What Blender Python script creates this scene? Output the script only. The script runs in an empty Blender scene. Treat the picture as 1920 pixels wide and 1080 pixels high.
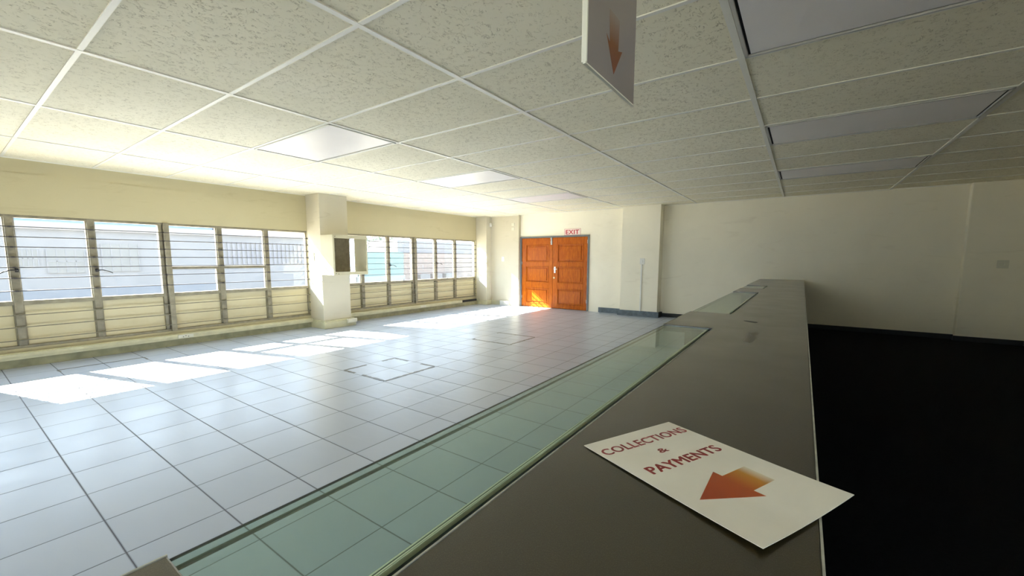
import bpy, bmesh, math, random
from mathutils import Matrix, Vector, Euler

random.seed(7)
SC = bpy.context.scene
COL = SC.collection

# ------------------------------------------------------------------ camera
def cam_axes(yaw, pitch, roll):
    f = Vector((math.sin(yaw)*math.cos(pitch), math.cos(yaw)*math.cos(pitch), math.sin(pitch)))
    r = Vector((math.cos(yaw), -math.sin(yaw), 0.0))
    u = r.cross(f)
    r2 = r*math.cos(roll) + u*math.sin(roll)
    u2 = -r*math.sin(roll) + u*math.cos(roll)
    return r2, u2, f
_r, _u, _f = cam_axes(math.radians(-35.718), math.radians(-6.270), math.radians(0.042))
cd = bpy.data.cameras.new('camera')
cam = bpy.data.objects.new('camera', cd)
COL.objects.link(cam)
cam.matrix_world = Matrix(((_r.x, _u.x, -_f.x, 5.0655), (_r.y, _u.y, -_f.y, -0.3780), (_r.z, _u.z, -_f.z, 1.2056), (0, 0, 0, 1)))
cd.sensor_width = 36.0
cd.lens = 775.39/1920*36
cd.shift_x = (960-944.07)/1920
cd.shift_y = (570.5-540)/1920
cd.clip_start = 0.02
cd.clip_end = 500
SC.camera = cam

# ------------------------------------------------------------------ light, sky, exposure
SC.view_settings.view_transform = 'Standard'
SC.view_settings.look = 'None'
SC.view_settings.gamma = 1.0
SC.view_settings.use_curve_mapping = False
SC.view_settings.exposure = 1.9
SC.cycles.use_denoising = True
SC.cycles.max_bounces = 14
SC.cycles.diffuse_bounces = 9
SC.cycles.glossy_bounces = 5
SC.cycles.transmission_bounces = 8
SC.cycles.transparent_max_bounces = 24
SC.cycles.sample_clamp_indirect = 60.0
SC.cycles.caustics_reflective = False
SC.cycles.caustics_refractive = False

SUN_DIR = Vector((1.33, 0.40, -1.0)).normalized()      # the way the sunlight travels
sd = bpy.data.lights.new('sun', 'SUN')
sd.energy = 27.0
sd.angle = math.radians(0.14)
sd.color = (1.0, 0.91, 0.77)
sun = bpy.data.objects.new('sun', sd)
COL.objects.link(sun)
sun.rotation_euler = SUN_DIR.to_track_quat('-Z', 'Y').to_euler()
sun.location = (-8, 2, 8)

W = bpy.data.worlds.new('sky')
SC.world = W
W.use_nodes = True
nt = W.node_tree
nt.nodes.clear()
tc = nt.nodes.new('ShaderNodeTexCoord')
sx = nt.nodes.new('ShaderNodeSeparateXYZ')
nt.links.new(tc.outputs['Generated'], sx.inputs[0])
cr = nt.nodes.new('ShaderNodeValToRGB')
cr.color_ramp.elements[0].position = 0.0
cr.color_ramp.elements[0].color = (0.80, 0.89, 1.0, 1)
cr.color_ramp.elements[1].position = 0.6
cr.color_ramp.elements[1].color = (0.62, 0.79, 1.0, 1)
nt.links.new(sx.outputs['Z'], cr.inputs[0])
bg = nt.nodes.new('ShaderNodeBackground')
bg.inputs['Strength'].default_value = 3.2
nt.links.new(cr.outputs[0], bg.inputs['Color'])
wo = nt.nodes.new('ShaderNodeOutputWorld')
nt.links.new(bg.outputs[0], wo.inputs[0])

# ------------------------------------------------------------------ materials
class N:
    def __init__(s, name):
        s.m = bpy.data.materials.new(name)
        s.m.use_nodes = True
        s.t = s.m.node_tree
        s.b = s.t.nodes['Principled BSDF']
        s.out = s.t.nodes['Material Output']
    def n(s, typ, **kw):
        x = s.t.nodes.new(typ)
        for k, v in kw.items():
            setattr(x, k, v)
        return x
    def l(s, a, b):
        s.t.links.new(a, b)
    def coord(s, which='Object'):
        return s.n('ShaderNodeTexCoord').outputs[which]
    def math(s, op, a, b=None, c=None):
        x = s.n('ShaderNodeMath', operation=op)
        for i, v in enumerate((a, b, c)):
            if v is None:
                continue
            if isinstance(v, (int, float)):
                x.inputs[i].default_value = v
            else:
                s.l(v, x.inputs[i])
        return x.outputs[0]
    def noise(s, scale, detail=3, dist=0.0, vec=None, rough=0.5):
        x = s.n('ShaderNodeTexNoise')
        x.inputs['Scale'].default_value = scale
        x.inputs['Detail'].default_value = detail
        x.inputs['Distortion'].default_value = dist
        x.inputs['Roughness'].default_value = rough
        s.l(vec if vec is not None else s.coord(), x.inputs['Vector'])
        return x.outputs['Fac']
    def scaled(s, sc, vec=None):
        x = s.n('ShaderNodeMapping')
        x.inputs['Scale'].default_value = sc
        s.l(vec if vec is not None else s.coord(), x.inputs['Vector'])
        return x.outputs[0]
    def ramp(s, fac, stops):
        x = s.n('ShaderNodeValToRGB')
        e = x.color_ramp.elements
        while len(e) < len(stops):
            e.new(0.5)
        for i, (p, c) in enumerate(stops):
            e[i].position = p
            e[i].color = (*c, 1)
        s.l(fac, x.inputs[0])
        return x.outputs[0]
    def mix(s, fac, a, b):
        x = s.n('ShaderNodeMix', data_type='RGBA')
        for i, v in ((0, fac), (6, a), (7, b)):
            if isinstance(v, (int, float)):
                x.inputs[i].default_value = v
            elif isinstance(v, tuple):
                x.inputs[i].default_value = (*v, 1)
            else:
                s.l(v, x.inputs[i])
        return x.outputs[2]
    def bump(s, h, strength=0.3, dist=0.005):
        x = s.n('ShaderNodeBump')
        x.inputs['Strength'].default_value = strength
        x.inputs['Distance'].default_value = dist
        s.l(h, x.inputs['Height'])
        s.l(x.outputs[0], s.b.inputs['Normal'])
    def base(s, c):
        if isinstance(c, tuple):
            s.b.inputs['Base Color'].default_value = (*c, 1)
        else:
            s.l(c, s.b.inputs['Base Color'])
    def rough(s, v):
        if isinstance(v, (int, float)):
            s.b.inputs['Roughness'].default_value = v
        else:
            s.l(v, s.b.inputs['Roughness'])

def simple(name, col, rough=0.6, var=0.06, scale=6.0, metal=0.0, bump=0.0, bscale=60.0, spec=0.5):
    m = N(name)
    f = m.noise(scale, 4)
    a = tuple(max(0, x*(1-var)) for x in col)
    b = tuple(min(1, x*(1+var)) for x in col)
    m.base(m.ramp(f, [(0.3, a), (0.7, b)]))
    m.rough(rough)
    m.b.inputs['Metallic'].default_value = metal
    m.b.inputs['Specular IOR Level'].default_value = spec
    if bump:
        m.bump(m.noise(bscale, 3), bump, 0.003)
    return m.m

M = {}
def wall_paint(name, col, dirt):
    m = N(name)
    f = m.noise(1.3, 5, 0.6, rough=0.6)
    c = m.ramp(f, [(0.30, tuple(x*0.95 for x in col)), (0.65, col)])
    g = m.noise(2.2, 6, 1.5, m.scaled((0.6, 0.6, 2.5)), 0.65)
    gm = m.ramp(g, [(0.60, (0, 0, 0)), (0.78, (1, 1, 1))])
    gm2 = m.math('MULTIPLY', gm, dirt)
    m.base(m.mix(gm2, c, tuple(x*y for x, y in zip(col, (0.66, 0.62, 0.55)))))
    m.rough(0.62)
    m.b.inputs['Specular IOR Level'].default_value = 0.3
    m.bump(m.noise(45, 4), 0.12, 0.004)
    return m.m
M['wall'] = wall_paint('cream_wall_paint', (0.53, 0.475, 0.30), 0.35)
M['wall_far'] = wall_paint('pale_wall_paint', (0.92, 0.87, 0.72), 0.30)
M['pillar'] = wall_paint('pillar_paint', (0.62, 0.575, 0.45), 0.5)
M['plinth'] = simple('green_cream_gloss_paint', (0.62, 0.59, 0.40), 0.45, 0.10, 9, bump=0.15)
M['plinth_dark'] = simple('soiled_green_plinth', (0.42, 0.40, 0.25), 0.6, 0.22, 7, bump=0.2)  # shade under the trunking put into a darker plinth colour
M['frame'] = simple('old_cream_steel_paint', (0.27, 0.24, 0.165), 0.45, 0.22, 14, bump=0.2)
M['bar'] = simple('dull_bar_paint', (0.06, 0.05, 0.05), 0.5, 0.15, 20)  # upper bars against the bright panes, their shadowed look put into the colour
M['bar_cream'] = simple('bar_paint_cream', (0.20, 0.18, 0.12), 0.5, 0.15, 20)
M['black_metal'] = simple('black_iron', (0.03, 0.028, 0.028), 0.45)
M['grey_metal'] = simple('grey_painted_steel', (0.16, 0.17, 0.18), 0.4, 0.12, 12)
M['chrome'] = simple('dull_chrome', (0.62, 0.62, 0.60), 0.28, metal=0.9)
M['brass'] = simple('brass_keyhole', (0.62, 0.52, 0.30), 0.3, metal=0.9)
M['white_plastic'] = simple('white_plastic', (0.80, 0.79, 0.74), 0.4, 0.03)
M['cream_plastic'] = simple('cream_plastic', (0.70, 0.68, 0.56), 0.45, 0.04)
M['tee'] = simple('white_tee_enamel', (0.80, 0.78, 0.70), 0.4, 0.03)
M['tee_grey'] = simple('grey_light_frame_enamel', (0.50, 0.49, 0.46), 0.4, 0.05)
M['shadow_gap'] = simple('dark_gap', (0.025, 0.025, 0.025), 0.8)
M['grey_skirting'] = simple('grey_vinyl_skirting', (0.115, 0.145, 0.17), 0.4, 0.25, 18)
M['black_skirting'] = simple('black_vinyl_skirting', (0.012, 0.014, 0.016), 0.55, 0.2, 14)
M['carpet'] = simple('black_office_carpet', (0.0035, 0.0037, 0.0035), 0.98, 0.25, 40, bump=0.5, bscale=300, spec=0.1)
M['ac_case'] = simple('cream_ac_case', (0.54, 0.50, 0.345), 0.5, 0.05, 5)
M['edge'] = simple('worn_pale_edge_lipping', (0.46, 0.44, 0.36), 0.45, 0.25, 30)
M['rail'] = simple('brown_counter_rail', (0.085, 0.075, 0.05), 0.4, 0.2, 12)
M['dark_rebate'] = simple('dark_rebate_paint', (0.014, 0.018, 0.022), 0.35, 0.4, 9)
M['panel'] = simple('counter_front_laminate', (0.10, 0.09, 0.07), 0.5, 0.15)
M['text_red'] = simple('printed_dark_red', (0.33, 0.035, 0.03), 0.35, 0.06)
M['exit_red'] = simple('printed_exit_red', (0.50, 0.02, 0.035), 0.4, 0.05)
M['exit_bg'] = simple('exit_sign_white', (0.90, 0.76, 0.70), 0.4, 0.03)

# floor tiles: 0.36 m module, dark grout, slightly wavy satin glaze
def floor_mat():
    m = N('pale_grey_floor_tiles')
    co = m.coord()
    s = m.n('ShaderNodeSeparateXYZ')
    m.l(co, s.inputs[0])
    U = 0.36
    def line(o):
        q = m.math('DIVIDE', o, U)
        fr = m.math('FRACT', m.math('ADD', q, 100.0))
        d = m.math('ABSOLUTE', m.math('SUBTRACT', fr, 0.5))
        return m.math('MULTIPLY', m.math('SUBTRACT', 0.5, d), U), m.math('FLOOR', m.math('ADD', q, 100.0))
    dx, ix = line(s.outputs['X'])
    dy, iy = line(s.outputs['Y'])
    d = m.math('MINIMUM', m.math('MULTIPLY', dx, 0.85), m.math('MULTIPLY', dy, 0.72))
    grout = m.math('SUBTRACT', 1.0, m.math('SMOOTH_MIN', m.math('DIVIDE', d, 0.0040), 1.0, 0.35))
    grout = m.math('MAXIMUM', grout, 0.0)
    cmb = m.n('ShaderNodeCombineXYZ')
    m.l(ix, cmb.inputs[0])
    m.l(iy, cmb.inputs[1])
    wn = m.n('ShaderNodeTexWhiteNoise', noise_dimensions='2D')
    m.l(cmb.outputs[0], wn.inputs['Vector'])
    tile = m.ramp(wn.outputs['Value'], [(0.0, (0.395, 0.44, 0.54)), (1.0, (0.44, 0.485, 0.585))])
    sm = m.noise(0.9, 5, 0.4, rough=0.6)
    tile = m.mix(m.math('MULTIPLY', m.math('SUBTRACT', 1.0, sm), 0.35), tile, (0.40, 0.43, 0.49))
    m.base(m.mix(grout, tile, (0.055, 0.05, 0.062)))
    rr = m.math('MULTIPLY_ADD', m.noise(3.0, 4), 0.16, 0.26)
    m.rough(m.math('MULTIPLY_ADD', grout, 0.4, rr))
    wave = m.noise(7.0, 2, 0.2, m.scaled((0.35, 1.0, 1.0)))
    fine = m.noise(160, 2)
    h = m.math('ADD', m.math('MULTIPLY', wave, 1.3), m.math('MULTIPLY', fine, 0.03))
    h = m.math('SUBTRACT', h, m.math('MULTIPLY', grout, 0.5))
    m.bump(h, 0.35, 0.006)
    m.b.inputs['Specular IOR Level'].default_value = 0.32
    return m.m
M['floor'] = floor_mat()

# ceiling boards: wormy fissures
def ceil_mat():
    m = N('fissured_ceiling_board')
    vec = m.scaled((1.0, 0.62, 1.0))
    a = m.noise(29, 2, 1.6, vec)
    w = m.math('ABSOLUTE', m.math('SUBTRACT', a, 0.5))
    line = m.ramp(w, [(0.0, (1, 1, 1)), (0.035, (0, 0, 0))])
    brk = m.ramp(m.noise(26, 2, 0.5), [(0.47, (0, 0, 0)), (0.56, (1, 1, 1))])
    f = m.math('MULTIPLY', line, brk)
    stain = m.noise(0.8, 4, 0.5)
    c = m.ramp(stain, [(0.3, (0.84, 0.79, 0.61)), (0.7, (0.90, 0.85, 0.68))])
    m.base(m.mix(m.math('MULTIPLY', f, 0.62), c, (0.40, 0.34, 0.21)))
    m.rough(0.9)
    m.b.inputs['Specular IOR Level'].default_value = 0.15
    h = m.math('SUBTRACT', m.math('MULTIPLY', m.noise(22, 4), 0.3), f)
    m.bump(h, 0.55, 0.006)
    return m.m
M['ceiling'] = ceil_mat()

def wood_mat():
    m = N('varnished_orange_wood')
    g = m.noise(5.0, 6, 1.2, m.scaled((9, 1, 0.9)), 0.6)
    c = m.ramp(g, [(0.28, (0.28, 0.05, 0.003)), (0.5, (0.44, 0.10, 0.005)), (0.72, (0.58, 0.17, 0.010))])
    m.base(c)
    m.rough(0.32)
    m.b.inputs['Coat Weight'].default_value = 0.08
    m.b.inputs['Coat Roughness'].default_value = 0.2
    m.b.inputs['Specular IOR Level'].default_value = 0.15
    m.bump(g, 0.08, 0.003)
    return m.m
M['wood'] = wood_mat()

def counter_mat():
    m = N('dark_speckled_laminate')
    v = m.n('ShaderNodeTexVoronoi')
    v.inputs['Scale'].default_value = 420
    m.l(m.coord(), v.inputs['Vector'])
    sp = m.math('GREATER_THAN', m.noise(900, 2), 0.62)
    blot = m.noise(2.4, 5, 0.5)
    c = m.ramp(blot, [(0.3, (0.026, 0.019, 0.006)), (0.7, (0.038, 0.028, 0.009))])
    m.base(m.mix(m.math('MULTIPLY', sp, 0.35), c, (0.20, 0.175, 0.11)))
    m.rough(m.math('MULTIPLY_ADD', m.noise(5, 4), 0.12, 0.26))
    m.b.inputs['Specular IOR Level'].default_value = 0.8
    m.b.inputs['Coat Weight'].default_value = 0.6
    m.b.inputs['Coat Roughness'].default_value = 0.22
    m.bump(m.noise(420, 2), 0.25, 0.0008)
    return m.m
M['counter'] = counter_mat()

def pane_mat(name, tint, dust, dust_col, facing_boost=1.0, smear=0.5):
    """Glass: clear transmission, mirror reflection rising towards grazing, and a film of dust."""
    m = N(name)
    m.t.nodes.remove(m.b)
    tr = m.n('ShaderNodeBsdfTransparent')
    tr.inputs[0].default_value = (*tint, 1)
    gl = m.n('ShaderNodeBsdfGlossy')
    gl.inputs['Roughness'].default_value = 0.02
    lw = m.n('ShaderNodeLayerWeight')
    lw.inputs['Blend'].default_value = 0.5
    p = m.math('POWER', lw.outputs['Facing'], 5.0)
    fr = m.math('MULTIPLY_ADD', p, 0.90*facing_boost, 0.04)
    mx = m.n('ShaderNodeMixShader')
    m.l(fr, mx.inputs[0])
    m.l(tr.outputs[0], mx.inputs[1])
    m.l(gl.outputs[0], mx.inputs[2])
    last = mx.outputs[0]
    if dust > 0:
        df = m.n('ShaderNodeBsdfDiffuse')
        df.inputs[0].default_value = (*dust_col, 1)
        tl = m.n('ShaderNodeBsdfTranslucent')
        tl.inputs[0].default_value = (*dust_col, 1)
        md = m.n('ShaderNodeMixShader')
        md.inputs[0].default_value = 0.6
        m.l(df.outputs[0], md.inputs[1])
        m.l(tl.outputs[0], md.inputs[2])
        nz = m.noise(5.0, 6, 1.0, rough=0.7)
        amt = m.math('MULTIPLY_ADD', m.math('SUBTRACT', nz, 0.5), dust*smear*2, dust)
        amt.node.use_clamp = True
        m2 = m.n('ShaderNodeMixShader')
        m.l(amt, m2.inputs[0])
        m.l(last, m2.inputs[1])
        m.l(md.outputs[0], m2.inputs[2])
        last = m2.outputs[0]
    m.l(last, m.out.inputs[0])
    return m.m
M['window_glass'] = pane_mat('dusty_window_glass', (0.93, 0.96, 0.97), 0.010, (0.80, 0.84, 0.90))
M['counter_glass'] = pane_mat('green_counter_glass', (0.82, 0.92, 0.86), 0.10, (0.50, 0.60, 0.48), 1.0, 0.3)
M['glass_edge'] = simple('polished_green_glass_edge', (0.50, 0.60, 0.42), 0.2, 0.08)

def painted_pane():
    m = N('cream_painted_glass')
    m.t.nodes.remove(m.b)
    df = m.n('ShaderNodeBsdfDiffuse')
    tl = m.n('ShaderNodeBsdfTranslucent')
    c = m.ramp(m.noise(3, 5, 0.6), [(0.3, (0.62, 0.57, 0.39)), (0.7, (0.66, 0.61, 0.43))])
    m.l(c, df.inputs[0])
    m.l(c, tl.inputs[0])
    mx = m.n('ShaderNodeMixShader')
    mx.inputs[0].default_value = 0.06
    m.l(df.outputs[0], mx.inputs[1])
    m.l(tl.outputs[0], mx.inputs[2])
    m.l(mx.outputs[0], m.out.inputs[0])
    return m.m
M['painted_pane'] = painted_pane()

def diffuser_mat():
    m = N('opal_prismatic_diffuser')
    m.base(m.ramp(m.noise(1.5, 3), [(0.3, (0.80, 0.76, 0.75)), (0.7, (0.86, 0.82, 0.81))]))
    m.rough(0.35)
    m.b.inputs['Specular IOR Level'].default_value = 0.6
    v = m.n('ShaderNodeTexVoronoi')
    v.inputs['Scale'].default_value = 140
    m.l(m.coord(), v.inputs['Vector'])
    m.bump(v.outputs['Distance'], 0.15, 0.002)
    return m.m
M['diffuser'] = diffuser_mat()

def paper_mat():
    m = N('laminated_card')
    m.base(m.ramp(m.noise(8, 4, 0.4), [(0.3, (0.86, 0.80, 0.68)), (0.7, (0.93, 0.88, 0.77))]))
    m.rough(0.30)
    m.b.inputs['Coat Weight'].default_value = 0.35
    m.b.inputs['Coat Roughness'].default_value = 0.12
    m.bump(m.noise(7, 2), 0.15, 0.01)
    return m.m
M['card'] = paper_mat()

def arrow_mat(name, x0, x1):
    """Printed fade from deep orange-red at the tip to yellow and paper white at the tail, along local X."""
    m = N(name)
    s = m.n('ShaderNodeSeparateXYZ')
    m.l(m.coord(), s.inputs[0])
    t = m.math('DIVIDE', m.math('SUBTRACT', s.outputs['X'], x0), x1-x0)
    m.base(m.ramp(t, [(0.0, (0.42, 0.055, 0.012)), (0.60, (0.46, 0.085, 0.012)), (0.86, (0.62, 0.27, 0.03)), (1.0, (0.74, 0.66, 0.50))]))
    m.rough(0.32)
    return m.m
M['arrow'] = arrow_mat('printed_arrow_fade', -0.095, 0.068)

M['grille'] = simple('ac_fin_metal', (0.30, 0.255, 0.17), 0.5, 0.15, 20)

def stripes_mat(name, c1, c2, per, axis='Y', rough=0.6):
    m = N(name)
    s = m.n('ShaderNodeSeparateXYZ')
    m.l(m.coord(), s.inputs[0])
    w = m.math('SINE', m.math('MULTIPLY', s.outputs[axis], 2*math.pi/per))
    f = m.math('MULTIPLY_ADD', w, 0.5, 0.5)
    m.base(m.mix(f, c1, c2))
    m.rough(rough)
    return m.m

# ------------------------------------------------------------------ mesh helpers
def bx(bm, x0, x1, y0, y1, z0, z1):
    v = [bm.verts.new((x, y, z)) for x in (x0, x1) for y in (y0, y1) for z in (z0, z1)]
    for f in ((0, 1, 3, 2), (4, 6, 7, 5), (0, 4, 5, 1), (2, 3, 7, 6), (0, 2, 6, 4), (1, 5, 7, 3)):
        bm.faces.new([v[i] for i in f])

def cyl(bm, p0, p1, r, n=12, r2=None):
    p0, p1 = Vector(p0), Vector(p1)
    d = (p1-p0).normalized()
    a = d.orthogonal().normalized()
    b = d.cross(a)
    r2 = r if r2 is None else r2
    A, B = [], []
    for i in range(n):
        t = 2*math.pi*i/n
        o = a*math.cos(t)+b*math.sin(t)
        A.append(bm.verts.new(p0+o*r))
        B.append(bm.verts.new(p1+o*r2))
    for i in range(n):
        j = (i+1) % n
        bm.faces.new((A[i], A[j], B[j], B[i]))
    bm.faces.new(A[::-1])
    bm.faces.new(B)

def tube(bm, pts, r, n=8):
    for i in range(len(pts)-1):
        cyl(bm, pts[i], pts[i+1], r, n)

def poly(bm, pts, ax, d):
    """Extruded outline: pts are 3-D points, extruded by the vector d."""
    d = Vector(d)
    a = [bm.verts.new(p) for p in pts]
    b = [bm.verts.new(Vector(p)+d) for p in pts]
    n = len(pts)
    bm.faces.new(a)
    bm.faces.new(b[::-1])
    for i in range(n):
        j = (i+1) % n
        bm.faces.new((a[i], b[i], b[j], a[j]))

def obj(name, bm, mat, parent=None, bevel=0.0, smooth=False):
    bmesh.ops.recalc_face_normals(bm, faces=bm.faces)
    me = bpy.data.meshes.new(name)
    bm.to_mesh(me)
    bm.free()
    me.materials.append(M[mat] if isinstance(mat, str) else mat)
    if smooth:
        for p in me.polygons:
            p.use_smooth = True
    o = bpy.data.objects.new(name, me)
    COL.objects.link(o)
    if parent:
        o.parent = parent
    if bevel:
        md = o.modifiers.new('bevel', 'BEVEL')
        md.width = bevel
        md.segments = 2
        md.limit_method = 'ANGLE'
    return o

def B(name, mat, boxes, parent=None, bevel=0.0, kind=None):
    bm = bmesh.new()
    for b in boxes:
        bx(bm, *b)
    o = obj(name, bm, mat, parent, bevel)
    if kind:
        o['kind'] = kind
    return o

def rel(boxes, o):
    """World boxes expressed relative to an origin."""
    return [(a-o[0], b-o[0], c-o[1], d-o[1], e-o[2], f-o[2]) for a, b, c, d, e, f in boxes]

def thing(name, label, cat, loc=(0, 0, 0), rot=(0, 0, 0), group=None):
    o = bpy.data.objects.new(name, None)
    o.empty_display_size = 0.1
    COL.objects.link(o)
    o.location = loc
    o.rotation_euler = rot
    o['label'] = label
    o['category'] = cat
    if group:
        o['group'] = group
    return o

def tag(o, label, cat, group=None):
    o['label'] = label
    o['category'] = cat
    if group:
        o['group'] = group
    return o

def struct(name, mat, boxes, bevel=0.0, label=None):
    o = B(name, mat, boxes, None, bevel, 'structure')
    if label:
        o['label'] = label
    return o

def lettering(name, txt, width, height, mat, parent, M4, bold=0.0, thick=0.0006):
    """Words as flat extruded letters: the given width and cap height, centred on the origin, placed by the matrix M4.
    bold widens every stroke by that share of the cap height (copies of the outline set side by side)."""
    cu = bpy.data.curves.new(name, 'FONT')
    cu.body = txt
    cu.align_x = 'CENTER'
    cu.resolution_u = 4
    cu.space_character = 1.06
    to = bpy.data.objects.new(name, cu)
    COL.objects.link(to)
    bpy.context.view_layer.update()
    dg = bpy.context.evaluated_depsgraph_get()
    me = bpy.data.meshes.new_from_object(to.evaluated_get(dg))
    bpy.data.objects.remove(to)
    xs = [v.co.x for v in me.vertices]
    ys = [v.co.y for v in me.vertices]
    cx, cy = (max(xs)+min(xs))/2, (max(ys)+min(ys))/2
    sx_, sy_ = width/(max(xs)-min(xs)), height/(max(ys)-min(ys))
    bm = bmesh.new()
    d = bold*height
    for k, (ox, oy) in enumerate(((-d, 0), (d, 0), (0, d*0.5), (0, -d*0.5))):
        n0 = len(bm.verts)
        bm.from_mesh(me)
        bm.verts.ensure_lookup_table()
        for v in bm.verts[n0:]:
            v.co = Vector(((v.co.x-cx)*sx_+ox, (v.co.y-cy)*sy_+oy, k*thick*0.02))
    r = bmesh.ops.extrude_face_region(bm, geom=bm.faces[:])
    for e in r['geom']:
        if isinstance(e, bmesh.types.BMVert):
            e.co.z += thick
    bmesh.ops.transform(bm, matrix=M4, verts=bm.verts)
    return obj(name, bm, mat, parent)

# ------------------------------------------------------------------ room shell
H = 2.302                      # ceiling
XW = -2.0                      # room face of the window wall
YF = 8.47                      # face of the far wall by the door
YL = 8.40                      # face of the far wall's left piece
YR = 8.60                      # recessed far wall behind the counter
XR = 7.66                      # right wall
YB = -3.2                      # back wall
HEAD, SILL, TRANS = 1.685, 0.20, 0.715

struct('floor', 'floor', [(-2.12, 4.73, YB, YR, -0.12, 0.0)])
struct('floor', 'carpet', [(4.73, XR+0.12, YB, YR+0.05, -0.12, 0.001)], label='black carpet behind the counter')
struct('ceiling', 'ceiling', [(-2.12, XR+0.12, YB-0.1, YR+0.14, H, H+0.10)])

W1 = (-0.52, 3.556)            # window 1 opening along Y
W2 = (4.03, 8.175)             # window 2 opening
wl = [(-2.09, XW, YB, YR+0.14, HEAD, 2.14), (-2.10, -2.006, YB, YR+0.14, 2.14, H),
      (-2.12, -1.955, YB, YR, 0.0, 0.12), (-2.12, XW, YB, YR, 0.12, SILL)]
for a, b in ((YB, W1[0]), (W1[1], W2[0]), (W2[1], YR+0.14)):
    wl.append((-2.12, XW, a, b, SILL, HEAD))
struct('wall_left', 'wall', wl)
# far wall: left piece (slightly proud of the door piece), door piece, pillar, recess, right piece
struct('wall_far', 'pillar', [(-2.12, -0.775, YL, YR+0.14, 0, H)], 0.0, 'narrow cream wall piece left of the door')  # darker copy of the far wall colour, offsets strong light near the window
struct('wall_far', 'wall_far', [
    (-0.775, 1.10, YF+0.025, YR+0.14, 1.755, H),
    (1.10, 1.90, YF+0.025, YR+0.14, 0, H),
    (2.60, 7.0, YR, YR+0.14, 0, H),
    (-0.775, 1.10, YF+0.10, YR+0.14, 0, 1.755)])
struct('wall_right', 'wall_far', [(XR, XR+0.12, -0.6, YR+0.14, 0, H), (XR, XR+0.12, YB, -3.0, 0, H), (XR, XR+0.12, -3.0, -0.6, 0, 1.0), (XR, XR+0.12, -3.0, -0.6, 2.2, H)])
# added unseen window in the right wall, brings light to the counter side
wr = bpy.data.objects.new('window_4', None)
COL.objects.link(wr)
wr['kind'] = 'structure'
B('window_frame', 'frame', [(XR+0.03, XR+0.08, -3.0, -0.6, 1.0, 1.04), (XR+0.03, XR+0.08, -3.0, -0.6, 2.16, 2.2)]
  + [(XR+0.03, XR+0.08, y-0.02, y+0.02, 1.0, 2.2) for y in (-2.98, -1.8, -0.62)], wr)
for y in (-2.96, -1.78):
    B('window_pane', 'window_glass', [(XR+0.052, XR+0.058, y, y+1.14, 1.04, 2.16)], wr)
struct('wall_back', 'wall', [(-2.12, 2.4, YB-0.12, YB, 0, H), (4.5, XR+0.12, YB-0.12, YB, 0, H), (2.4, 4.5, YB-0.12, YB, 0, 0.9), (2.4, 4.5, YB-0.12, YB, 2.2, H)])
# added unseen back window, brightens the far wall and counter
wb = bpy.data.objects.new('window_3', None)
COL.objects.link(wb)
wb['kind'] = 'structure'
B('window_frame', 'frame', [(2.4, 4.5, YB-0.08, YB-0.03, 0.9, 0.94), (2.4, 4.5, YB-0.08, YB-0.03, 2.16, 2.2)]
  + [(x-0.02, x+0.02, YB-0.08, YB-0.03, 0.9, 2.2) for x in (2.42, 3.45, 4.48)], wb)
for x in (2.44, 3.47):
    B('window_pane', 'window_glass', [(x, x+0.99, YB-0.058, YB-0.052, 0.94, 2.16)], wb)
# pillars
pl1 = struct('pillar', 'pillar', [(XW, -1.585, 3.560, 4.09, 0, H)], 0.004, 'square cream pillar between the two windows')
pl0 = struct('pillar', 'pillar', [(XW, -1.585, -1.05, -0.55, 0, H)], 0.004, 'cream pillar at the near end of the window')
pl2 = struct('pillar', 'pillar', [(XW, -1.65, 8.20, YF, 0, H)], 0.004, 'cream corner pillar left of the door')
pl3 = struct('pillar', 'wall_far', [(1.90, 2.69, 8.35, YR, 0, H)], 0.004, 'wide cream pillar right of the door')
pl4 = struct('pillar', 'wall_far', [(6.98, XR, 8.49, YR+0.1, 0, H)], 0.012, 'projecting cream wall piece at the right')

# plinths, trunking and skirtings
def trunking(name, y0, y1):
    struct(name, 'plinth', [(-1.955, -1.885, y0, y1, 0.095, 0.158), (-1.955, -1.905, y0, y1, 0.158, 0.165),
                            (-1.883, -1.880, y0, y1, 0.122, 0.131)], 0.004)
struct('baseboard_left', 'plinth_dark', [(-1.955, -1.935, YB, 3.54, 0, 0.094), (-1.955, -1.935, 4.12, 8.20, 0, 0.094)])
trunking('trim_1', YB, 3.535)
trunking('trim_2', 4.13, 7.50)
trunking('trim_2', 8.12, 8.155)
struct('trim_3', 'shadow_gap', [(-1.955, -1.93, 7.50, 8.12, 0.095, 0.15)])
def pillar_base(name, x1, y0, y1, x0=-1.955):
    struct(name, 'plinth', [(x0, x1+0.075, y0-0.04, y1+0.05, 0, 0.115), (x0, x1+0.055, y0-0.03, y1+0.035, 0.115, 0.135)], 0.004)
pillar_base('baseboard_pillar', -1.585, 3.56, 4.09)
pillar_base('baseboard_pillar', -1.585, -1.05, -0.55)
struct('baseboard_corner', 'plinth', [(-1.955, -1.61, 8.155, 8.20, 0, 0.11), (-1.65, -1.61, 8.20, YL, 0, 0.11), (-1.61, -1.36, YL-0.03, YL, 0, 0.105)], 0.003)
struct('baseboard_far', 'grey_skirting', [(1.36, 1.859, YF-0.005, YF+0.025, 0, 0.112), (1.86, 2.73, 8.31, 8.35, 0, 0.112),
                                          (1.86, 1.90, 8.3505, YF+0.02, 0, 0.1118)])
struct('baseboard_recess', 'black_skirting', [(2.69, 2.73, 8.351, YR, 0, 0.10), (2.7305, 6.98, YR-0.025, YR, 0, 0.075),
                                              (6.955, XR, 8.465, 8.49, 0, 0.072), (XR-0.02, XR, YB, 8.46, 0, 0.072)])

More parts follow.
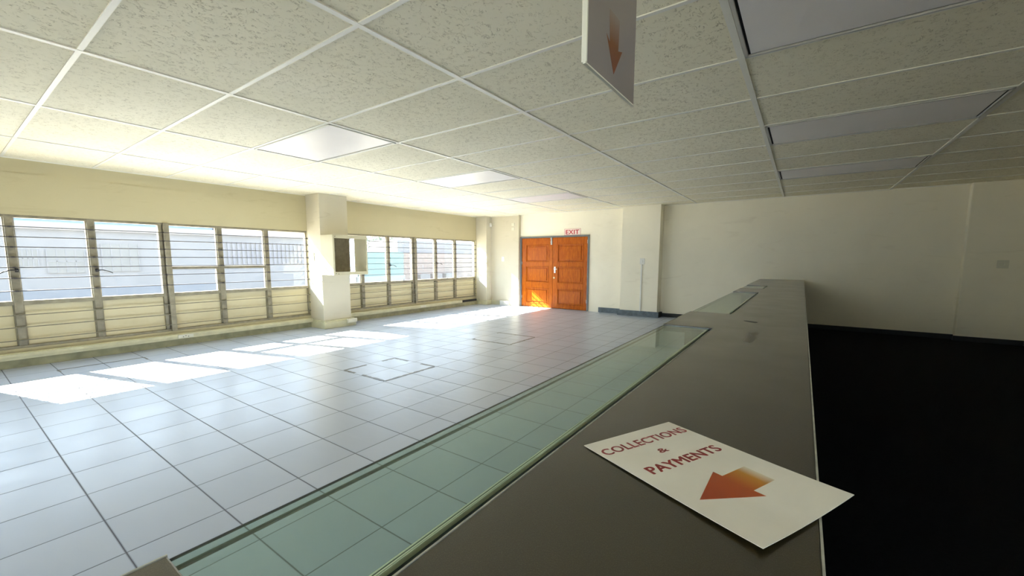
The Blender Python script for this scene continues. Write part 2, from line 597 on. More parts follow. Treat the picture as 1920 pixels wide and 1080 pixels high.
# ceiling grid
TX = [-0.834, 0.532, 1.886, 3.298, 4.722, 6.120, 7.52]
TY = [0.195+0.7139*k for k in range(-4, 12)]
tb = [(x-0.016, x+0.016, YB, YR, H-0.007, H) for x in TX]
tb += [(-2.02, XR, y-0.0125, y+0.0125, H-0.0055, H) for y in TY]
tb += [(-2.03, -2.0, YB, YR, H-0.012, H), (-1.66, -0.775, YL-0.02, YL, H-0.012, H), (-0.775, 1.9, YF+0.005, YF+0.025, H-0.012, H), (2.7, 6.98, YR-0.02, YR, H-0.012, H)]
struct('trim_4', 'tee', tb, 0.0, 'white ceiling grid of tee strips')
# ------------------------------------------------------------------ windows
def window(name, ys, double, opening, bars, sub=None, handles=(), latches=()):
    """A steel window: ys are the mullion centres, double the thick coupled mullion, opening = (y0, y1)."""
    y0, y1 = opening
    root = bpy.data.objects.new(name, None)
    COL.objects.link(root)
    root['kind'] = 'structure'
    xa, xb = -2.085, -2.025
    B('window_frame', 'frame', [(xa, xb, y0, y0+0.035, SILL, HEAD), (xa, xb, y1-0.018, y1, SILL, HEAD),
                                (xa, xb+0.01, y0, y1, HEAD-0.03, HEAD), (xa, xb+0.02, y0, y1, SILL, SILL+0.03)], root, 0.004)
    edges = [y0+0.035]
    for y in ys:
        if abs(y-double) < 1e-6:
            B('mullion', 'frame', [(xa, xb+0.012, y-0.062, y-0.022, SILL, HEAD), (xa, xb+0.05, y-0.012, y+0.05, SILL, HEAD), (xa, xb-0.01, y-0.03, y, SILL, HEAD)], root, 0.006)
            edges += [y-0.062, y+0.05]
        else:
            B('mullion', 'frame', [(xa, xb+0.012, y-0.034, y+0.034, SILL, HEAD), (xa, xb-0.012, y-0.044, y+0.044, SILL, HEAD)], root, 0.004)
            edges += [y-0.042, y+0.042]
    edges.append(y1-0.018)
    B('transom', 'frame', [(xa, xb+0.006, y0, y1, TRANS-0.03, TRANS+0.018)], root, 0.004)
    for i in range(0, len(edges), 2):
        a, b = edges[i], edges[i+1]
        B('window_pane', 'window_glass', [(-2.064, -2.060, a, b, TRANS+0.018, HEAD-0.03)], root)
        B('painted_pane', 'painted_pane', [(-2.064, -2.060, a, b, SILL+0.03, TRANS-0.03)], root)['label'] = 'cream painted lower pane'
    if sub:
        s0, s1, sz, sm = sub
        B('glazing_bar', 'frame', [(xa, xb+0.006, s0, s1, sz-0.02, sz+0.02), (xa, xb+0.004, sm-0.022, sm+0.022, TRANS, sz)], root, 0.004)
    for z in bars:
        bm = bmesh.new()
        bx(bm, -1.996, -1.974, y0+0.002, y1-0.002, z-0.0045, z+0.0045)
        for y in [y0+0.02] + list(ys) + [y1-0.02]:
            bx(bm, -2.03, -1.978, y-0.012, y+0.012, z-0.008, z+0.008)
        obj('security_bar', bm, 'bar' if z > TRANS else 'bar_cream', root)
    for y, z, s in handles:
        bm = bmesh.new()
        bx(bm, -2.02, -1.995, y-0.014, y+0.014, z-0.02, z+0.02)
        cyl(bm, (-2.0, y, z), (-1.97, y+0.01*s, z), 0.009, 8)
        tube(bm, [(-1.972, y, z+0.004), (-1.965, y+0.055*s, z+0.002), (-1.962, y+0.105*s, z-0.016), (-1.96, y+0.135*s, z-0.036)], 0.0062, 8)
        obj('window_handle', bm, 'black_metal', root, smooth=True)
    for y in latches:
        bm = bmesh.new()
        bx(bm, -2.01, -1.985, y-0.012, y+0.012, TRANS+0.01, TRANS+0.022)
        tube(bm, [(-1.99, y, TRANS+0.02), (-1.98, y+0.004, TRANS+0.06)], 0.004, 6)
        obj('window_latch', bm, 'black_metal', root)
    return root

bars1 = [1.555, 1.443, 1.332, 1.222, 1.107, 0.987, 0.845, 0.575, 0.438, 0.293]
bars2 = [1.555-0.1125*k for k in range(7)] + [0.645, 0.530, 0.415, 0.280]
window('window_1', [0.188, 0.835, 1.552, 2.215, 2.88], 1.552, W1, bars1, sub=(1.60, 2.88, 1.078, 2.17),
       handles=((0.205, 1.075, -1), (0.85, 1.062, 1)))
window('window_2', [4.68, 5.328, 6.035, 6.722, 7.40], 6.035, W2, bars2, handles=((5.345, 1.07, 1), (6.74, 1.10, 1)), latches=(5.70, 7.08))

# portal lights only steer sampling towards the openings
def portal(w, h, mat):
    ld = bpy.data.lights.new('window_portal', 'AREA')
    ld.shape = 'RECTANGLE'
    ld.size = w
    ld.size_y = h
    ld.cycles.is_portal = True
    lo = bpy.data.objects.new('window_portal', ld)
    COL.objects.link(lo)
    lo.matrix_world = mat
for a, b in (W1, W2):
    portal(HEAD-TRANS, b-a, Matrix(((0, 0, -1, -2.13), (0, 1, 0, (a+b)/2), (1, 0, 0, (HEAD+TRANS)/2), (0, 0, 0, 1))))
portal(1.2, 2.4, Matrix(((0, 0, 1, XR+0.13), (0, 1, 0, -1.8), (-1, 0, 0, 1.6), (0, 0, 0, 1))))
portal(2.1, 1.3, Matrix(((1, 0, 0, 3.45), (0, 0, -1, YB-0.13), (0, 1, 0, 1.55), (0, 0, 0, 1))))

# ------------------------------------------------------------------ air conditioner sleeve on the pillar
ax0, ax1, ay0, ay1, az0, az1 = -1.583, -1.235, 3.557, 4.225, 0.930, 1.603
ac = thing('air_conditioner_box', 'open cream wall box of an air conditioner on the pillar between the windows', 'air conditioner box', (ax0, ay0, az0))
o_ = (ax0, ay0, az0)
t = 0.035
B('case', 'ac_case', rel([(ax0, ax1, ay0, ay0+0.012, az0, az1), (ax0, ax1, ay1-0.018, ay1, az0, az1),
                          (ax0, ax1, ay0+0.0121, ay1-0.0181, az0, az0+0.015), (ax0, ax1, ay0+0.0121, ay1-0.0181, az1-0.015, az1)], o_), ac)
B('front_frame', 'ac_case', rel([(ax1, ax1+0.008, ay0, ay0+0.03, az0, az1), (ax1, ax1+0.008, ay1-0.03, ay1, az0, az1),
                                 (ax1+0.0002, ax1+0.0078, ay0+0.0301, ay1-0.0301, az0+0.0002, az0+0.055), (ax1+0.0002, ax1+0.0078, ay0+0.0301, ay1-0.0301, az1-0.058, az1-0.0002)], o_), ac)
B('grille', 'grille', rel([(ax0+0.002, ax0+0.02, ay0+0.012, 4.10, az0+0.015, az1-0.015)], o_), ac)['label'] = 'dark finned grille at the back of the box'
bm = bmesh.new()
for k in range(26):
    y = ay0+0.03+k*0.019
    bx(bm, ax0+0.02-o_[0], ax0+0.026-o_[0], y-o_[1], y+0.009-o_[1], 0.02, az1-az0-0.02)
g = obj('grille_fins', bm, 'grille', ac)
g['kind'] = 'stuff'
for y, z in ((ay0+0.045, az1-0.03), (ay0+0.045, az0+0.03), (ay0+0.09, az0+0.022)):
    bm = bmesh.new()
    cyl(bm, (ax1+0.008-o_[0], y-o_[1], z-o_[2]), (ax1+0.014-o_[0], y-o_[1], z-o_[2]), 0.006, 8)
    obj('screw', bm, 'black_metal', ac)

# ------------------------------------------------------------------ double door
dr = bpy.data.objects.new('door_1', None)
COL.objects.link(dr)
dr['kind'] = 'structure'
dr.location = (-0.77, YF, 0)
D = (-0.77, YF, 0)
B('door_frame', 'grey_metal', rel([(-0.7745, -0.735, YF-0.004, YF+0.10, 0, 1.755), (1.065, 1.10, YF-0.004, YF+0.10, 0, 1.755),
                                   (-0.7349, 1.0649, YF-0.0038, YF+0.10, 1.718, 1.7548)], D), dr)
def leaf(x0, x1, px0, px1, name):
    zs = [(0.095, 0.49), (0.62, 1.025), (1.125, 1.555)]
    bm = bmesh.new()
    y0, y1 = YF+0.028, YF+0.07
    z0, z1 = 0.008, 1.715
    bx(bm, x0, px0, y0, y1, z0, z1)
    bx(bm, px1, x1, y0, y1, z0, z1)
    prev = z0
    for a, b in zs:
        bx(bm, px0, px1, y0, y1, prev, a)
        prev = b
    bx(bm, px0, px1, y0, y1, prev, z1)
    for v in bm.verts:
        v.co -= Vector(D)
    l = obj(name, bm, 'wood', dr, 0.003)
    for a, b in zs:
        bm = bmesh.new()
        bx(bm, px0, px1, y0+0.018, y1-0.004, a, b)
        # moulding and raised field
        for k, (m0, m1, yy) in enumerate(((0.0, 0.018, y0-0.006), (0.018, 0.03, y0+0.004))):
            bx(bm, px0+m0, px1-m0, yy, y0+0.02, a+m0, a+m1)
            bx(bm, px0+m0, px1-m0, yy, y0+0.02, b-m1, b-m0)
            bx(bm, px0+m0, px0+m1, yy, y0+0.02, a+m0, b-m0)
            bx(bm, px1-m1, px1-m0, yy, y0+0.02, a+m0, b-m0)
        bx(bm, px0+0.062, px1-0.062, y0+0.004, y0+0.02, a+0.055, b-0.055)
        for v in bm.verts:
            v.co -= Vector(D)
        obj('door_panel', bm, 'wood', l, 0.005)
    return l
lf = leaf(-0.735, 0.147, -0.62, 0.045, 'door_leaf')
rt = leaf(0.153, 1.065, 0.28, 0.955, 'door_leaf')
bm = bmesh.new()
bx(bm, 0.195, 0.235, YF+0.018, YF+0.028, 0.865, 1.015)
cyl(bm, (0.215, YF+0.02, 0.965), (0.215, YF-0.03, 0.965), 0.009, 10)
tube(bm, [(0.215, YF-0.03, 0.965), (0.30, YF-0.032, 0.962)], 0.009, 10)
for v in bm.verts:
    v.co -= Vector(D)
obj('door_handle', bm, 'chrome', rt)['label'] = 'chrome lever handle on back plate'
bm = bmesh.new()
cyl(bm, (0.198, YF+0.028, 0.75), (0.198, YF+0.012, 0.75), 0.022, 14)
for v in bm.verts:
    v.co -= Vector(D)
obj('keyhole', bm, 'brass', rt)
bm = bmesh.new()
bx(bm, 0.10, 0.135, YF+0.012, YF+0.028, 1.545, 1.74)
bx(bm, 0.095, 0.14, YF+0.004, YF+0.028, 1.60, 1.62)
bx(bm, 0.095, 0.14, YF+0.004, YF+0.028, 1.68, 1.70)
cyl(bm, (0.118, YF+0.004, 1.56), (0.118, YF+0.004, 1.745), 0.006, 8)
for v in bm.verts:
    v.co -= Vector(D)
obj('door_bolt', bm, 'chrome', lf)
for z in (0.25, 1.10):
    B('hinge', 'chrome', rel([(-0.738, -0.722, YF+0.010, YF+0.028, z-0.035, z+0.035)], D), lf, 0.002)
for z in (0.22, 1.60):
    B('hinge', 'chrome', rel([(1.05, 1.068, YF+0.010, YF+0.028, z-0.04, z+0.04)], D), rt, 0.002)

# exit sign on the wall above the right leaf
ex = thing('exit_sign', 'white EXIT sign with red letters above the double door', 'sign', (0.668, YF+0.025, 1.828))
B('sign_board', 'exit_bg', [(-0.208, 0.208, -0.008, 0.0, -0.072, 0.076)], ex, 0.001)
Mx = Matrix.Translation((0, -0.0085, 0)) @ Matrix.Rotation(math.radians(90), 4, 'X')
lettering('lettering', 'EXIT', 0.335, 0.098, 'exit_red', ex, Mx, 0.05, 0.001)
bm = bmesh.new()
for a in ((-0.208, 0.208, -0.072, -0.068), (-0.208, 0.208, 0.072, 0.076), (-0.208, -0.204, -0.072, 0.076), (0.204, 0.208, -0.072, 0.076)):
    bx(bm, a[0], a[1], -0.0092, -0.008, a[2], a[3])
obj('sign_border', bm, 'exit_red', ex)

# ------------------------------------------------------------------ small fittings
def plate(name, label, cat, loc, w, h, ax='Y', rockers=1, mat='white_plastic'):
    r = thing(name, label, cat, loc)
    if ax == 'Y':
        B('back_plate', mat, [(-w/2, w/2, -0.010, 0, -h/2, h/2)], r, 0.003)
        for k in range(rockers):
            c = (k-(rockers-1)/2)*w/(rockers+0.3)
            B('rocker', mat, [(c-w*0.14, c+w*0.14, -0.016, -0.009, -h*0.2, h*0.2)], r, 0.002)
    else:
        B('back_plate', mat, [(-w/2, w/2, -0.010, 0, -h/2, h/2)], r, 0.003)
    return r
plate('light_switch', 'white light switch on the narrow wall left of the door', 'switch', (-1.26, YL, 1.20), 0.085, 0.12)
plate('light_switch', 'white switch at the top of the white conduit on the wide pillar', 'switch', (2.355, 8.35, 1.155), 0.10, 0.125)
plate('light_switch', 'cream switch plate low on the sunlit side of the window pillar', 'switch', (-1.84, 3.56, 1.24), 0.075, 0.13, mat='cream_plastic')
plate('wall_socket', 'square socket on the dim wall at the far right', 'socket', (7.36, 8.49, 1.135), 0.115, 0.115, rockers=2, mat='cream_plastic')
plate('blanking_plate', 'upper of two blank cream plates left of the door top', 'plate', (-0.95, YL, 2.07), 0.085, 0.075, rockers=0, mat='cream_plastic')
plate('blanking_plate', 'lower of two blank cream plates left of the door top', 'plate', (-0.95, YL, 1.96), 0.085, 0.075, rockers=0, mat='cream_plastic')
sb = thing('socket_box', 'white double socket box standing on the floor left of the door', 'socket box', (-1.21, YL, 0.0))
B('box_body', 'white_plastic', [(-0.13, 0.13, -0.045, 0, 0.0, 0.115)], sb, 0.005)
B('box_lid', 'white_plastic', [(-0.12, -0.005, -0.055, -0.045, 0.02, 0.10)], sb, 0.003)
B('box_lid', 'white_plastic', [(0.01, 0.12, -0.055, -0.045, 0.02, 0.10)], sb, 0.003)
cb = thing('cable_conduit', 'white vertical conduit running down the wide pillar from its switch', 'conduit', (2.345, 8.35, 0.112))
B('conduit_channel', 'white_plastic', [(-0.014, 0.014, -0.020, 0, 0.0, 0.978)], cb, 0.002)
cp = thing('cable_conduit', 'short grey pipe rising from the plinth in the corner left of the door', 'conduit', (-1.59, YL-0.045, 0.0))
bm = bmesh.new()
cyl(bm, (0, 0, 0), (0, 0, 0.15), 0.010, 10)
obj('pipe', bm, 'cream_plastic', cp)
pr = thing('motion_sensor', 'small white motion sensor high in the corner left of the door', 'sensor', (-1.648, 8.37, 2.085))
bm = bmesh.new()
bx(bm, -0.0, 0.05, -0.05, 0.0, -0.045, 0.05)
obj('sensor_body', bm, 'white_plastic', pr, 0.010)
bm = bmesh.new()
bmesh.ops.create_uvsphere(bm, u_segments=16, v_segments=10, radius=0.026)
for v in bm.verts:
    v.co += Vector((0.042, -0.045, -0.005))
obj('sensor_lens', bm, 'white_plastic', pr, smooth=True)
bm = bmesh.new()
cyl(bm, (0.012, -0.01, 0.05), (0.012, -0.01, 0.21), 0.006, 8)
obj('cable', bm, 'cream_plastic', pr)
jb = thing('socket_box', 'cream socket box on top of the window pillar plinth', 'socket box', (-1.49, 4.04, 0.0))
B('box_body', 'cream_plastic', [(-0.02, 0.015, -0.10, 0.10, 0.06, 0.13)], jb, 0.004)
B('box_lid', 'cream_plastic', [(0.015, 0.022, -0.085, -0.008, 0.07, 0.12)], jb, 0.002)
ts = thing('socket_box', 'cream trunking socket under the near window', 'socket box', (-1.884, 1.66, 0.128))
B('box_body', 'cream_plastic', [(0, 0.010, -0.09, 0.09, -0.025, 0.025)], ts, 0.003)
for k in (-0.03, 0.0, 0.03):
    bm = bmesh.new()
    cyl(bm, (0.010, k, 0.006 if k == 0 else -0.006), (0.0115, k, 0.006 if k == 0 else -0.006), 0.006, 8)
    obj('socket_hole', bm, 'black_metal', ts)
rs = thing('socket_box', 'cream trunking socket under the far window', 'socket box', (-1.884, 6.15, 0.128))
B('box_body', 'cream_plastic', [(0, 0.010, -0.09, 0.09, -0.025, 0.025)], rs, 0.003)
B('box_lid', 'cream_plastic', [(0.010, 0.014, -0.07, 0.02, -0.018, 0.018)], rs, 0.002)

# ------------------------------------------------------------------ ceiling lights
def make_light(name, label, x0, x1, y0, y1, fm):
    w, d = (x1-x0), (y1-y0)
    r = thing(name, label, 'ceiling light', ((x0+x1)/2, (y0+y1)/2, H), (0, 0, 0), 'square-grid ceiling lights')
    e = 0.016
    B('light_frame', fm, [(-w/2, w/2, -d/2, -d/2+e, -0.014, 0), (-w/2, w/2, d/2-e, d/2, -0.014, 0),
                          (-w/2, -w/2+e, -d/2, d/2, -0.014, 0), (w/2-e, w/2, -d/2, d/2, -0.014, 0)], r, 0.002)
    B('shadow_gap', 'shadow_gap', [(-w/2+e, w/2-e, -d/2+e, d/2-e, -0.003, -0.0005)], r)['label'] = 'dark recess around the diffuser'
    g = 0.012
    B('diffuser', 'diffuser', [(-w/2+e+g, w/2-e-g, -d/2+e+g, d/2-e-g, -0.008, -0.003)], r, 0.002)['label'] = 'opal white light diffuser'
    return r
LT = [(0.55, 1.868, 1.637, 2.322, 'tee', 'nearest of the three left-hand ceiling lights, over the tiled hall'),
      (0.55, 1.868, 3.778, 4.465, 'tee', 'middle one of the three left-hand ceiling lights'),
      (0.55, 1.868, 5.918, 6.607, 'tee', 'farthest of the three left-hand ceiling lights, near the door'),
      (4.742, 6.102, 1.637, 2.322, 'tee_grey', 'large ceiling light cut by the top edge above the counter'),
      (4.742, 6.102, 3.778, 4.465, 'tee_grey', 'middle one of the three ceiling lights over the counter side'),
      (4.742, 6.102, 5.918, 6.607, 'tee_grey', 'farthest of the three ceiling lights over the counter side')]
for x0, x1, y0, y1, fm, lb in LT:
    make_light('ceiling_light', lb, x0, x1, y0, y1, fm)

# ------------------------------------------------------------------ floor access hatches (worn dark joints around lifting tiles)
def hatch(label, x0, x1, y0, y1, gaps, seed, w=0.014):
    rnd = random.Random(seed)
    bm = bmesh.new()
    def run(p, q, skip):
        p, q = Vector(p), Vector(q)
        L = (q-p).length
        d = (q-p)/L
        n = Vector((-d.y, d.x, 0))
        k = int(L/0.03)
        prev = None
        for i in range(k+1):
            s = i/k
            if any(a <= s <= b for a, b in skip):
                prev = None
                continue
            c = p+d*L*s+n*rnd.uniform(-0.004, 0.004)
            hw = w*rnd.uniform(0.28, 0.62)
            cur = [bm.verts.new((*(c+n*hw).xy, 0.0)), bm.verts.new((*(c-n*hw).xy, 0.0)), bm.verts.new((*(c-n*hw).xy, 0.0016)), bm.verts.new((*(c+n*hw).xy, 0.0016))]
            if prev:
                for a in range(4):
                    b = (a+1) % 4
                    bm.faces.new((prev[a], prev[b], cur[b], cur[a]))
            prev = cur
    cs = [(x0, y0, 0), (x1, y0, 0), (x1, y1, 0), (x0, y1, 0)]
    for i in range(4):
        run(cs[i], cs[(i+1) % 4], gaps[i])
    c = Vector(((x0+x1)/2, (y0+y1)/2, 0))
    for v in bm.verts:
        v.co -= c
    o = obj('floor_hatch', bm, 'rail', None)
    o.location = c
    return tag(o, label, 'floor hatch')
hatch('nearer square floor hatch with broken dark joints amid the tiles', 1.10, 1.78, 2.18, 2.86, ([(0.28, 0.42)], [], [(0.35, 0.6)], [(0.30, 0.55)]), 3, 0.030)
hatch('farther square floor hatch outlined in thin dark joints towards the door', 1.10, 1.78, 4.34, 5.02, ([], [], [], [(0.1, 0.9)]), 5, 0.018)
hatch('floor hatch by the window plinth, half in the sun', -1.42, -0.74, 0.36, 1.08, ([(0.2, 1)], [(0, 1)], [(0.0, 0.75)], []), 8, 0.020)

# ------------------------------------------------------------------ counter
ZC = 0.84
CX0, CXI, CX1 = 4.45, 4.705, 5.108
C = thing('service_counter', 'long dark speckled service counter with green glass panels along its customer side', 'counter', (CXI, 0, 0))
O = (CXI, 0, 0)
piers = [(-1.60, -0.235), (2.03, 2.74), (4.93, 5.68), (6.35, 8.575)]
bays = [(-0.235, 2.03), (2.74, 4.93), (5.68, 6.35)]
bm = bmesh.new()
out = [(CX1, -1.60), (CX1, 8.575), (CX0, 8.575)]
# one continuous worktop outline with three notches for the glass
for a, b in ((6.35, 8.575), (4.93, 5.68), (2.03, 2.74), (-1.60, -0.235)):
    if b < 8.5:
        out += [(CXI, b), (CX0, b)]
    out += [(CX0, a)] + ([(CXI, a)] if a > -1.5 else [])
poly(bm, [(x-O[0], y, ZC-0.038) for x, y in out], 2, (0, 0, 0.038))
top = obj('worktop', bm, 'counter', C, 0.0025)
# pale worn lipping on the edges
e = []
e.append((CX1, CX1+0.003, -1.60, 8.575, ZC-0.036, ZC+0.0008))
for a, b in bays:
    e.append((CXI-0.0022, CXI, a, b, ZC-0.014, ZC+0.0006))
for a, b in piers:
    e.append((CX0-0.0025, CX0, a, b, ZC-0.036, ZC+0.0006))
B('edge_lipping', 'edge', rel(e, O), C)['label'] = 'pale worn edge strip'
for a, b in bays:
    g = B('glass_panel', 'counter_glass', rel([(CX0+0.004, CXI-0.022, a+0.001, b-0.001, ZC-0.013, ZC-0.005)], O), C)
    g['label'] = 'green tinted glass panel let into the counter'
    B('glass_edge', 'glass_edge', rel([(CXI-0.022, CXI-0.0205, a+0.003, b-0.003, ZC-0.013, ZC-0.005), (CXI-0.0295, CXI-0.0270, a+0.003, b-0.003, ZC-0.0052, ZC-0.0046),
                                       (CXI-0.0250, CXI-0.0225, a+0.003, b-0.003, ZC-0.0052, ZC-0.0046)], O), C)
    B('rail', 'rail', rel([(CX0+0.0095, CX0+0.0155, a+0.001, b-0.001, ZC-0.017, ZC-0.0135)], O), C)
    B('rail_lip', 'black_metal', rel([(CX0+0.0015, CX0+0.0038, a+0.001, b-0.001, ZC-0.008, ZC-0.0048)], O), C)
    # rebate between glass and worktop
    B('rebate', 'dark_rebate', rel([(CXI-0.040, CXI-0.0022, a, b, ZC-0.026, ZC-0.016)], O), C)
B('body_panel', 'panel', rel([(CXI+0.01, CXI+0.028, -1.60, 8.57, 0.0, ZC-0.038)], O), C)
for a, b in piers:
    B('pier', 'panel', rel([(CX0+0.05, CXI+0.01, (a+b)/2-0.05, (a+b)/2+0.05, 0.0, ZC-0.038)], O), C)
for y in (-1.5, 1.0, 3.4, 5.8, 8.4):
    B('support_panel', 'panel', rel([(CXI+0.028, CX1-0.04, y-0.01, y+0.01, 0.0, ZC-0.038)], O), C)
for y in (5.30, 6.22, 8.30):
    B('seam', 'rail', rel([(CXI if y < 5.6 or (5.68 < y < 6.35) else CX0+0.01, CX1-0.01, y-0.006, y+0.006, ZC-0.001, ZC+0.0005)], O), C)['label'] = 'dark joint across the worktop'
bm = bmesh.new()
poly(bm, [(4.805-O[0], 2.435, ZC), (4.838-O[0], 2.445, ZC), (4.876-O[0], 2.410, ZC), (4.868-O[0], 2.385, ZC), (4.835-O[0], 2.40, ZC)], 2, (0, 0, 0.0012))
obj('cable_slot', bm, 'black_metal', C)['label'] = 'short dark slit in the worktop'
bm = bmesh.new()
poly(bm, [(4.83-O[0], 5.42, ZC), (4.90-O[0], 5.43, ZC), (4.90-O[0], 5.37, ZC), (4.83-O[0], 5.38, ZC)], 2, (0, 0, 0.0010))
obj('cable_slot', bm, 'rail', C)['label'] = 'small dark mark far along the worktop'
bm = bmesh.new()
st = [(4.872, 1.72), (4.905, 1.70), (4.918, 1.80), (4.905, 1.90), (4.915, 1.99), (4.885, 2.03), (4.87, 1.98), (4.888, 1.92), (4.872, 1.83)]
poly(bm, [(x-O[0], y, ZC) for x, y in st], 2, (0, 0, 0.0004))
M['stain'] = simple('glue_stain', (0.028, 0.021, 0.008), 0.3, 0.2, 30, spec=0.8)
obj('stain', bm, 'stain', C)['label'] = 'brown glue stain on the worktop'

# ------------------------------------------------------------------ laminated notice lying on the counter
A0 = math.radians(64.7)
nt_ = thing('notice_card', 'laminated COLLECTIONS & PAYMENTS notice with orange arrow lying on the counter', 'notice', (4.947, 0.380, ZC+0.0008), (0, 0, A0))
def sag(x, y):
    """Slight warp of the card: lifted a little at the long sides and where it overhangs."""
    return 0.0035*(x/0.125)**2*max(0, 0.5-y/0.34) + 0.0025*max(0.0, (-y-0.02)/0.15)**2 + 0.0012
bm = bmesh.new()
nx, ny = 8, 12
cw, ch = 0.1215, 0.1700
gr = {}
for i in range(nx+1):
    for j in range(ny+1):
        x, y = -cw+2*cw*i/nx, -ch+2*ch*j/ny
        gr[i, j] = (bm.verts.new((x, y, sag(x, y))), bm.verts.new((x, y, sag(x, y)+0.0009)))
for i in range(nx):
    for j in range(ny):
        q = [(i, j), (i+1, j), (i+1, j+1), (i, j+1)]
        bm.faces.new([gr[k][1] for k in q])
        bm.faces.new([gr[k][0] for k in q][::-1])
ring = [(i, 0) for i in range(nx)] + [(nx, j) for j in range(ny)] + [(i, ny) for i in range(nx, 0, -1)] + [(0, j) for j in range(ny, 0, -1)]
for a in range(len(ring)):
    p_, q_ = ring[a], ring[(a+1) % len(ring)]
    bm.faces.new((gr[p_][0], gr[q_][0], gr[q_][1], gr[p_][1]))
obj('card', bm, 'card', nt_)
def T(x, y):
    return Matrix.Translation((x, y, 0.0))
def drape(o):
    for v in o.data.vertices:
        v.co.z = sag(v.co.x, v.co.y)+0.00092+(0.0003 if v.co.z > 0.0002 else 0.0)
drape(lettering('lettering', 'COLLECTIONS', 0.226, 0.0225, 'text_red', nt_, T(0.001, 0.1262), 0.035, 0.0004))
drape(lettering('lettering', '&', 0.0215, 0.0140, 'text_red', nt_, T(-0.004, 0.0812), 0.05, 0.0004))
drape(lettering('lettering', 'PAYMENTS', 0.187, 0.0230, 'text_red', nt_, T(0.0035, 0.0372), 0.05, 0.0004))
bm = bmesh.new()
arr = [(-0.0901, -0.060), (0.0061, -0.0162), (0.0065, -0.0326), (0.0692, -0.0318), (0.0680, -0.0835), (0.0075, -0.0840), (0.0087, -0.1025)]
poly(bm, [(x, y, 0.0) for x, y in arr], 2, (0, 0, 0.0004))
ao = obj('printed_arrow', bm, 'arrow', nt_)
drape(ao)
ao['label'] = 'orange arrow pointing left'

# ------------------------------------------------------------------ hanging laminated sign
hs = thing('hanging_sign', 'laminated sign with an orange arrow pointing down, hanging from the ceiling over the counter', 'sign', (4.72, 0.4875, 1.562))
M['sign_sheet'] = simple('grey_backed_laminate', (0.26, 0.225, 0.205), 0.22, 0.05, 5)  # white sheet in dim light, its shade put into the grey
B('sign_sheet', 'sign_sheet', [(-0.0015, 0.0015, -0.130, 0.131, 0.0, 0.37)], hs)
B('edge_channel', 'cream_plastic', [(-0.006, 0.004, -0.134, -0.130, 0.0, 0.37), (-0.003, 0.003, -0.134, 0.131, -0.003, 0.0)], hs)['label'] = 'pale channel along the edges'
bm = bmesh.new()
ha = [(0.004, 0.025), (0.049, 0.085), (0.026, 0.078), (0.030, 0.140), (-0.026, 0.140), (-0.020, 0.078), (-0.038, 0.088)]
poly(bm, [(0.0015, y, z) for y, z in ha], 0, (0.0004, 0, 0))
M['arrow2'] = N('faded_printed_arrow')
s2 = M['arrow2'].n('ShaderNodeSeparateXYZ')
M['arrow2'].l(M['arrow2'].coord(), s2.inputs[0])
M['arrow2'].base(M['arrow2'].ramp(M['arrow2'].math('DIVIDE', s2.outputs['Z'], 0.14), [(0.0, (0.20, 0.05, 0.02)), (0.6, (0.20, 0.07, 0.015)), (1.0, (0.25, 0.20, 0.16))]))
M['arrow2'].rough(0.25)
M['arrow2'] = M['arrow2'].m
obj('printed_arrow', bm, 'arrow2', hs)['label'] = 'orange arrow pointing down'
for y in (-0.09, 0.09):
    bm = bmesh.new()
    cyl(bm, (0, y, 0.368), (0, y, H-1.562), 0.001, 6)
    obj('hanging_thread', bm, 'white_plastic', hs)

# ------------------------------------------------------------------ outside
struct('ground', simple('concrete_yard', (0.390, 0.345, 0.280), 0.9, 0.1, 1.5), [(-60, -2.14, -40, 60, -0.5, -0.3), (-2.14, 40, -40, YB-0.14, -0.5, -0.05), (XR+0.14, 40, YB-0.14, 40, -0.5, -0.05)])
M['far_wall'] = simple('pale_render', (0.077, 0.077, 0.081), 0.9, 0.05, 1.2)
M['far_band'] = simple('white_fascia', (0.110, 0.107, 0.105), 0.8, 0.03, 2)
M['far_glass'] = simple('grey_window_glass', (0.043, 0.045, 0.046), 0.5, 0.1, 4)
M['far_low'] = simple('blue_grey_base', (0.051, 0.061, 0.076), 0.9, 0.05, 2)
hb = thing('opposite_building', 'pale low building with barred windows across the yard behind the near window', 'building', (-16, 0, -0.3))
B('facade', 'far_wall', [(-4, 0, -14, 7.3, 0, 2.55)], hb)
B('fascia', 'far_band', [(-4.05, 0.12, -14, 7.3, 2.50, 2.74)], hb)
B('base_band', 'far_low', [(0, 0.05, -14, 7.3, 0, 0.42)], hb)
B('roof', simple('blue_roof_sheet', (0.085, 0.125, 0.19), 0.7, 0.05, 2), [(-4.0, -0.6, -14, 7.3, 2.55, 3.5)], hb)
for a, b, c, d in ((0.2, 0.75, 1.22, 1.80), (1.40, 1.86, 1.22, 1.80), (2.06, 2.99, 1.0, 1.82), (3.45, 4.50, 1.02, 2.05)):
    wn_ = B('window', 'far_glass', [(0.0, 0.04, a, b, c, d)], hb)
    B('window_bars', 'far_wall', [(0.04, 0.055, a, b, (c+d)/2-0.02, (c+d)/2+0.02)] + [(0.04, 0.055, a+(b-a)*k/4-0.015, a+(b-a)*k/4+0.015, c, d) for k in range(5)], wn_)
sh = thing('corrugated_shed', 'pale shed with corrugated sheet wall across the yard, seen through the middle panes', 'shed', (-16, 7.4, -0.3))
B('shed_wall', 'far_wall', [(-4, 0, 0, 6.4, 0, 2.6)], sh)
bm = bmesh.new()
k = 0.0
while k < 6.3:
    bx(bm, 0, 0.05, k, k+0.10, 1.24, 2.25)
    k += 0.20
obj('corrugated_sheet', bm, simple('lilac_grey_sheet', (0.058, 0.058, 0.069), 0.7, 0.05, 2), sh)
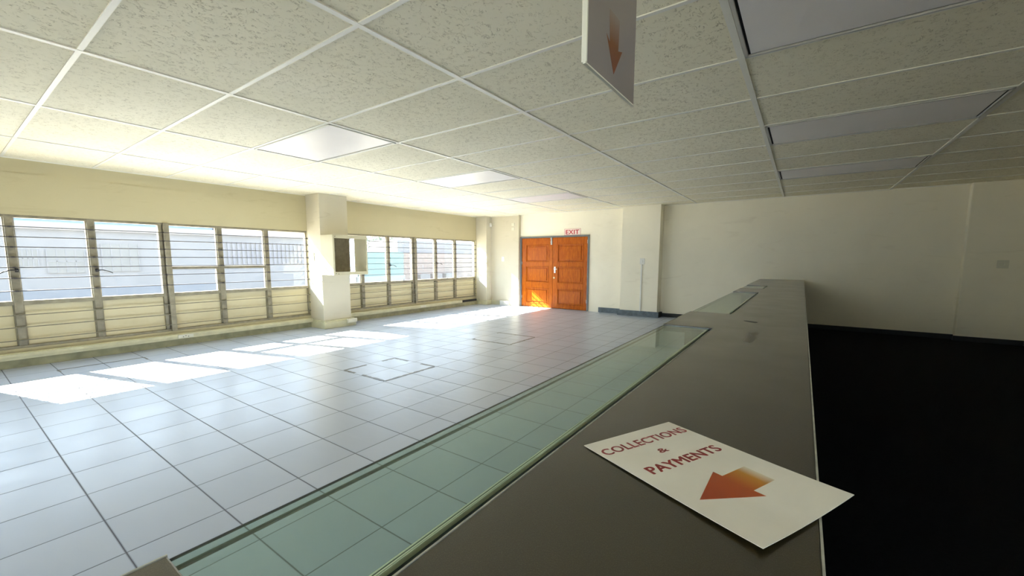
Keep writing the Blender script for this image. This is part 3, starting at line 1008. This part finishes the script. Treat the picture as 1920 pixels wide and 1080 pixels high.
B('shed_roof', stripes_mat('corrugated_roof', (0.10, 0.10, 0.12), (0.15, 0.145, 0.15), 0.2), [(-4.1, 0.15, -0.05, 6.45, 2.55, 2.9)], sh)
ts_ = thing('teal_screen', 'pale teal screen wall across the yard behind the far window', 'screen', (-16, 14.6, -0.3))
B('screen_panel', simple('teal_sheet', (0.042, 0.093, 0.088), 0.7, 0.06, 3), [(0, 0.08, -0.3, 3.1, 0.45, 1.92)], ts_)
B('screen_base', 'far_band', [(-0.05, 0.1, -0.4, 3.2, 0, 0.45)], ts_)
bs = thing('brick_outbuilding', 'pinkish brick outbuilding with stacked crates behind the far window', 'outbuilding', (-16.4, 18.0, -0.3))
B('brick_wall', simple('washed_brick', (0.099, 0.077, 0.065), 0.9, 0.2, 5), [(-3, 0, 0, 9, 0, 1.9)], bs)
B('upper_wall', 'far_wall', [(-3.2, -0.3, -0.1, 9, 1.9, 2.75)], bs)
for i, (y, z, w_) in enumerate(((1.6, 0.9, 0.9), (2.9, 1.1, 0.7), (4.1, 0.4, 0.9))):
    cr_ = B('crate', 'far_glass', [(0.02, 0.5, -w_/2, w_/2, 0, 0.45)])
    cr_.location = (-16.4, 18.0+y, -0.3 + (0.0 if i != 5 else z))
    tag(cr_, ('leftmost grey crate by the brick outbuilding', 'middle grey crate by the brick outbuilding', 'rightmost grey crate by the brick outbuilding')[i], 'crate', 'crates by the outbuilding')
M['leaf'] = simple('hazy_leaves', (0.054, 0.084, 0.051), 0.8, 0.25, 3)
def tree(loc, h, r, seed, label):
    rnd = random.Random(seed)
    tr_ = thing('tree', label, 'tree', loc)
    bm = bmesh.new()
    cyl(bm, (0, 0, 0), (0.1, 0.05, h*0.6), 0.12, 8, 0.06)
    obj('trunk', bm, 'rail', tr_)
    bm = bmesh.new()
    for k in range(700):
        d = Vector((rnd.gauss(0, 1), rnd.gauss(0, 1), rnd.gauss(0, 0.7)))
        d = d.normalized()*r*rnd.random()**0.4
        c = Vector((0, 0, h*0.72)) + d
        s = rnd.uniform(0.06, 0.13)
        a = Vector((rnd.uniform(-1, 1), rnd.uniform(-1, 1), rnd.uniform(-1, 1))).normalized()
        b = a.orthogonal().normalized()
        bm.faces.new([bm.verts.new(c+a*s), bm.verts.new(c+b*s*0.6), bm.verts.new(c-a*s), bm.verts.new(c-b*s*0.6)])
    obj('foliage', bm, 'leaf', tr_)
tree((-21, 20.0, -0.3), 3.6, 1.2, 1, 'leafy tree over the teal screen behind the far window')
tree((-12.5, 29.5, -0.3), 2.6, 1.6, 2, 'leafy tree at the end of the yard behind the far window')
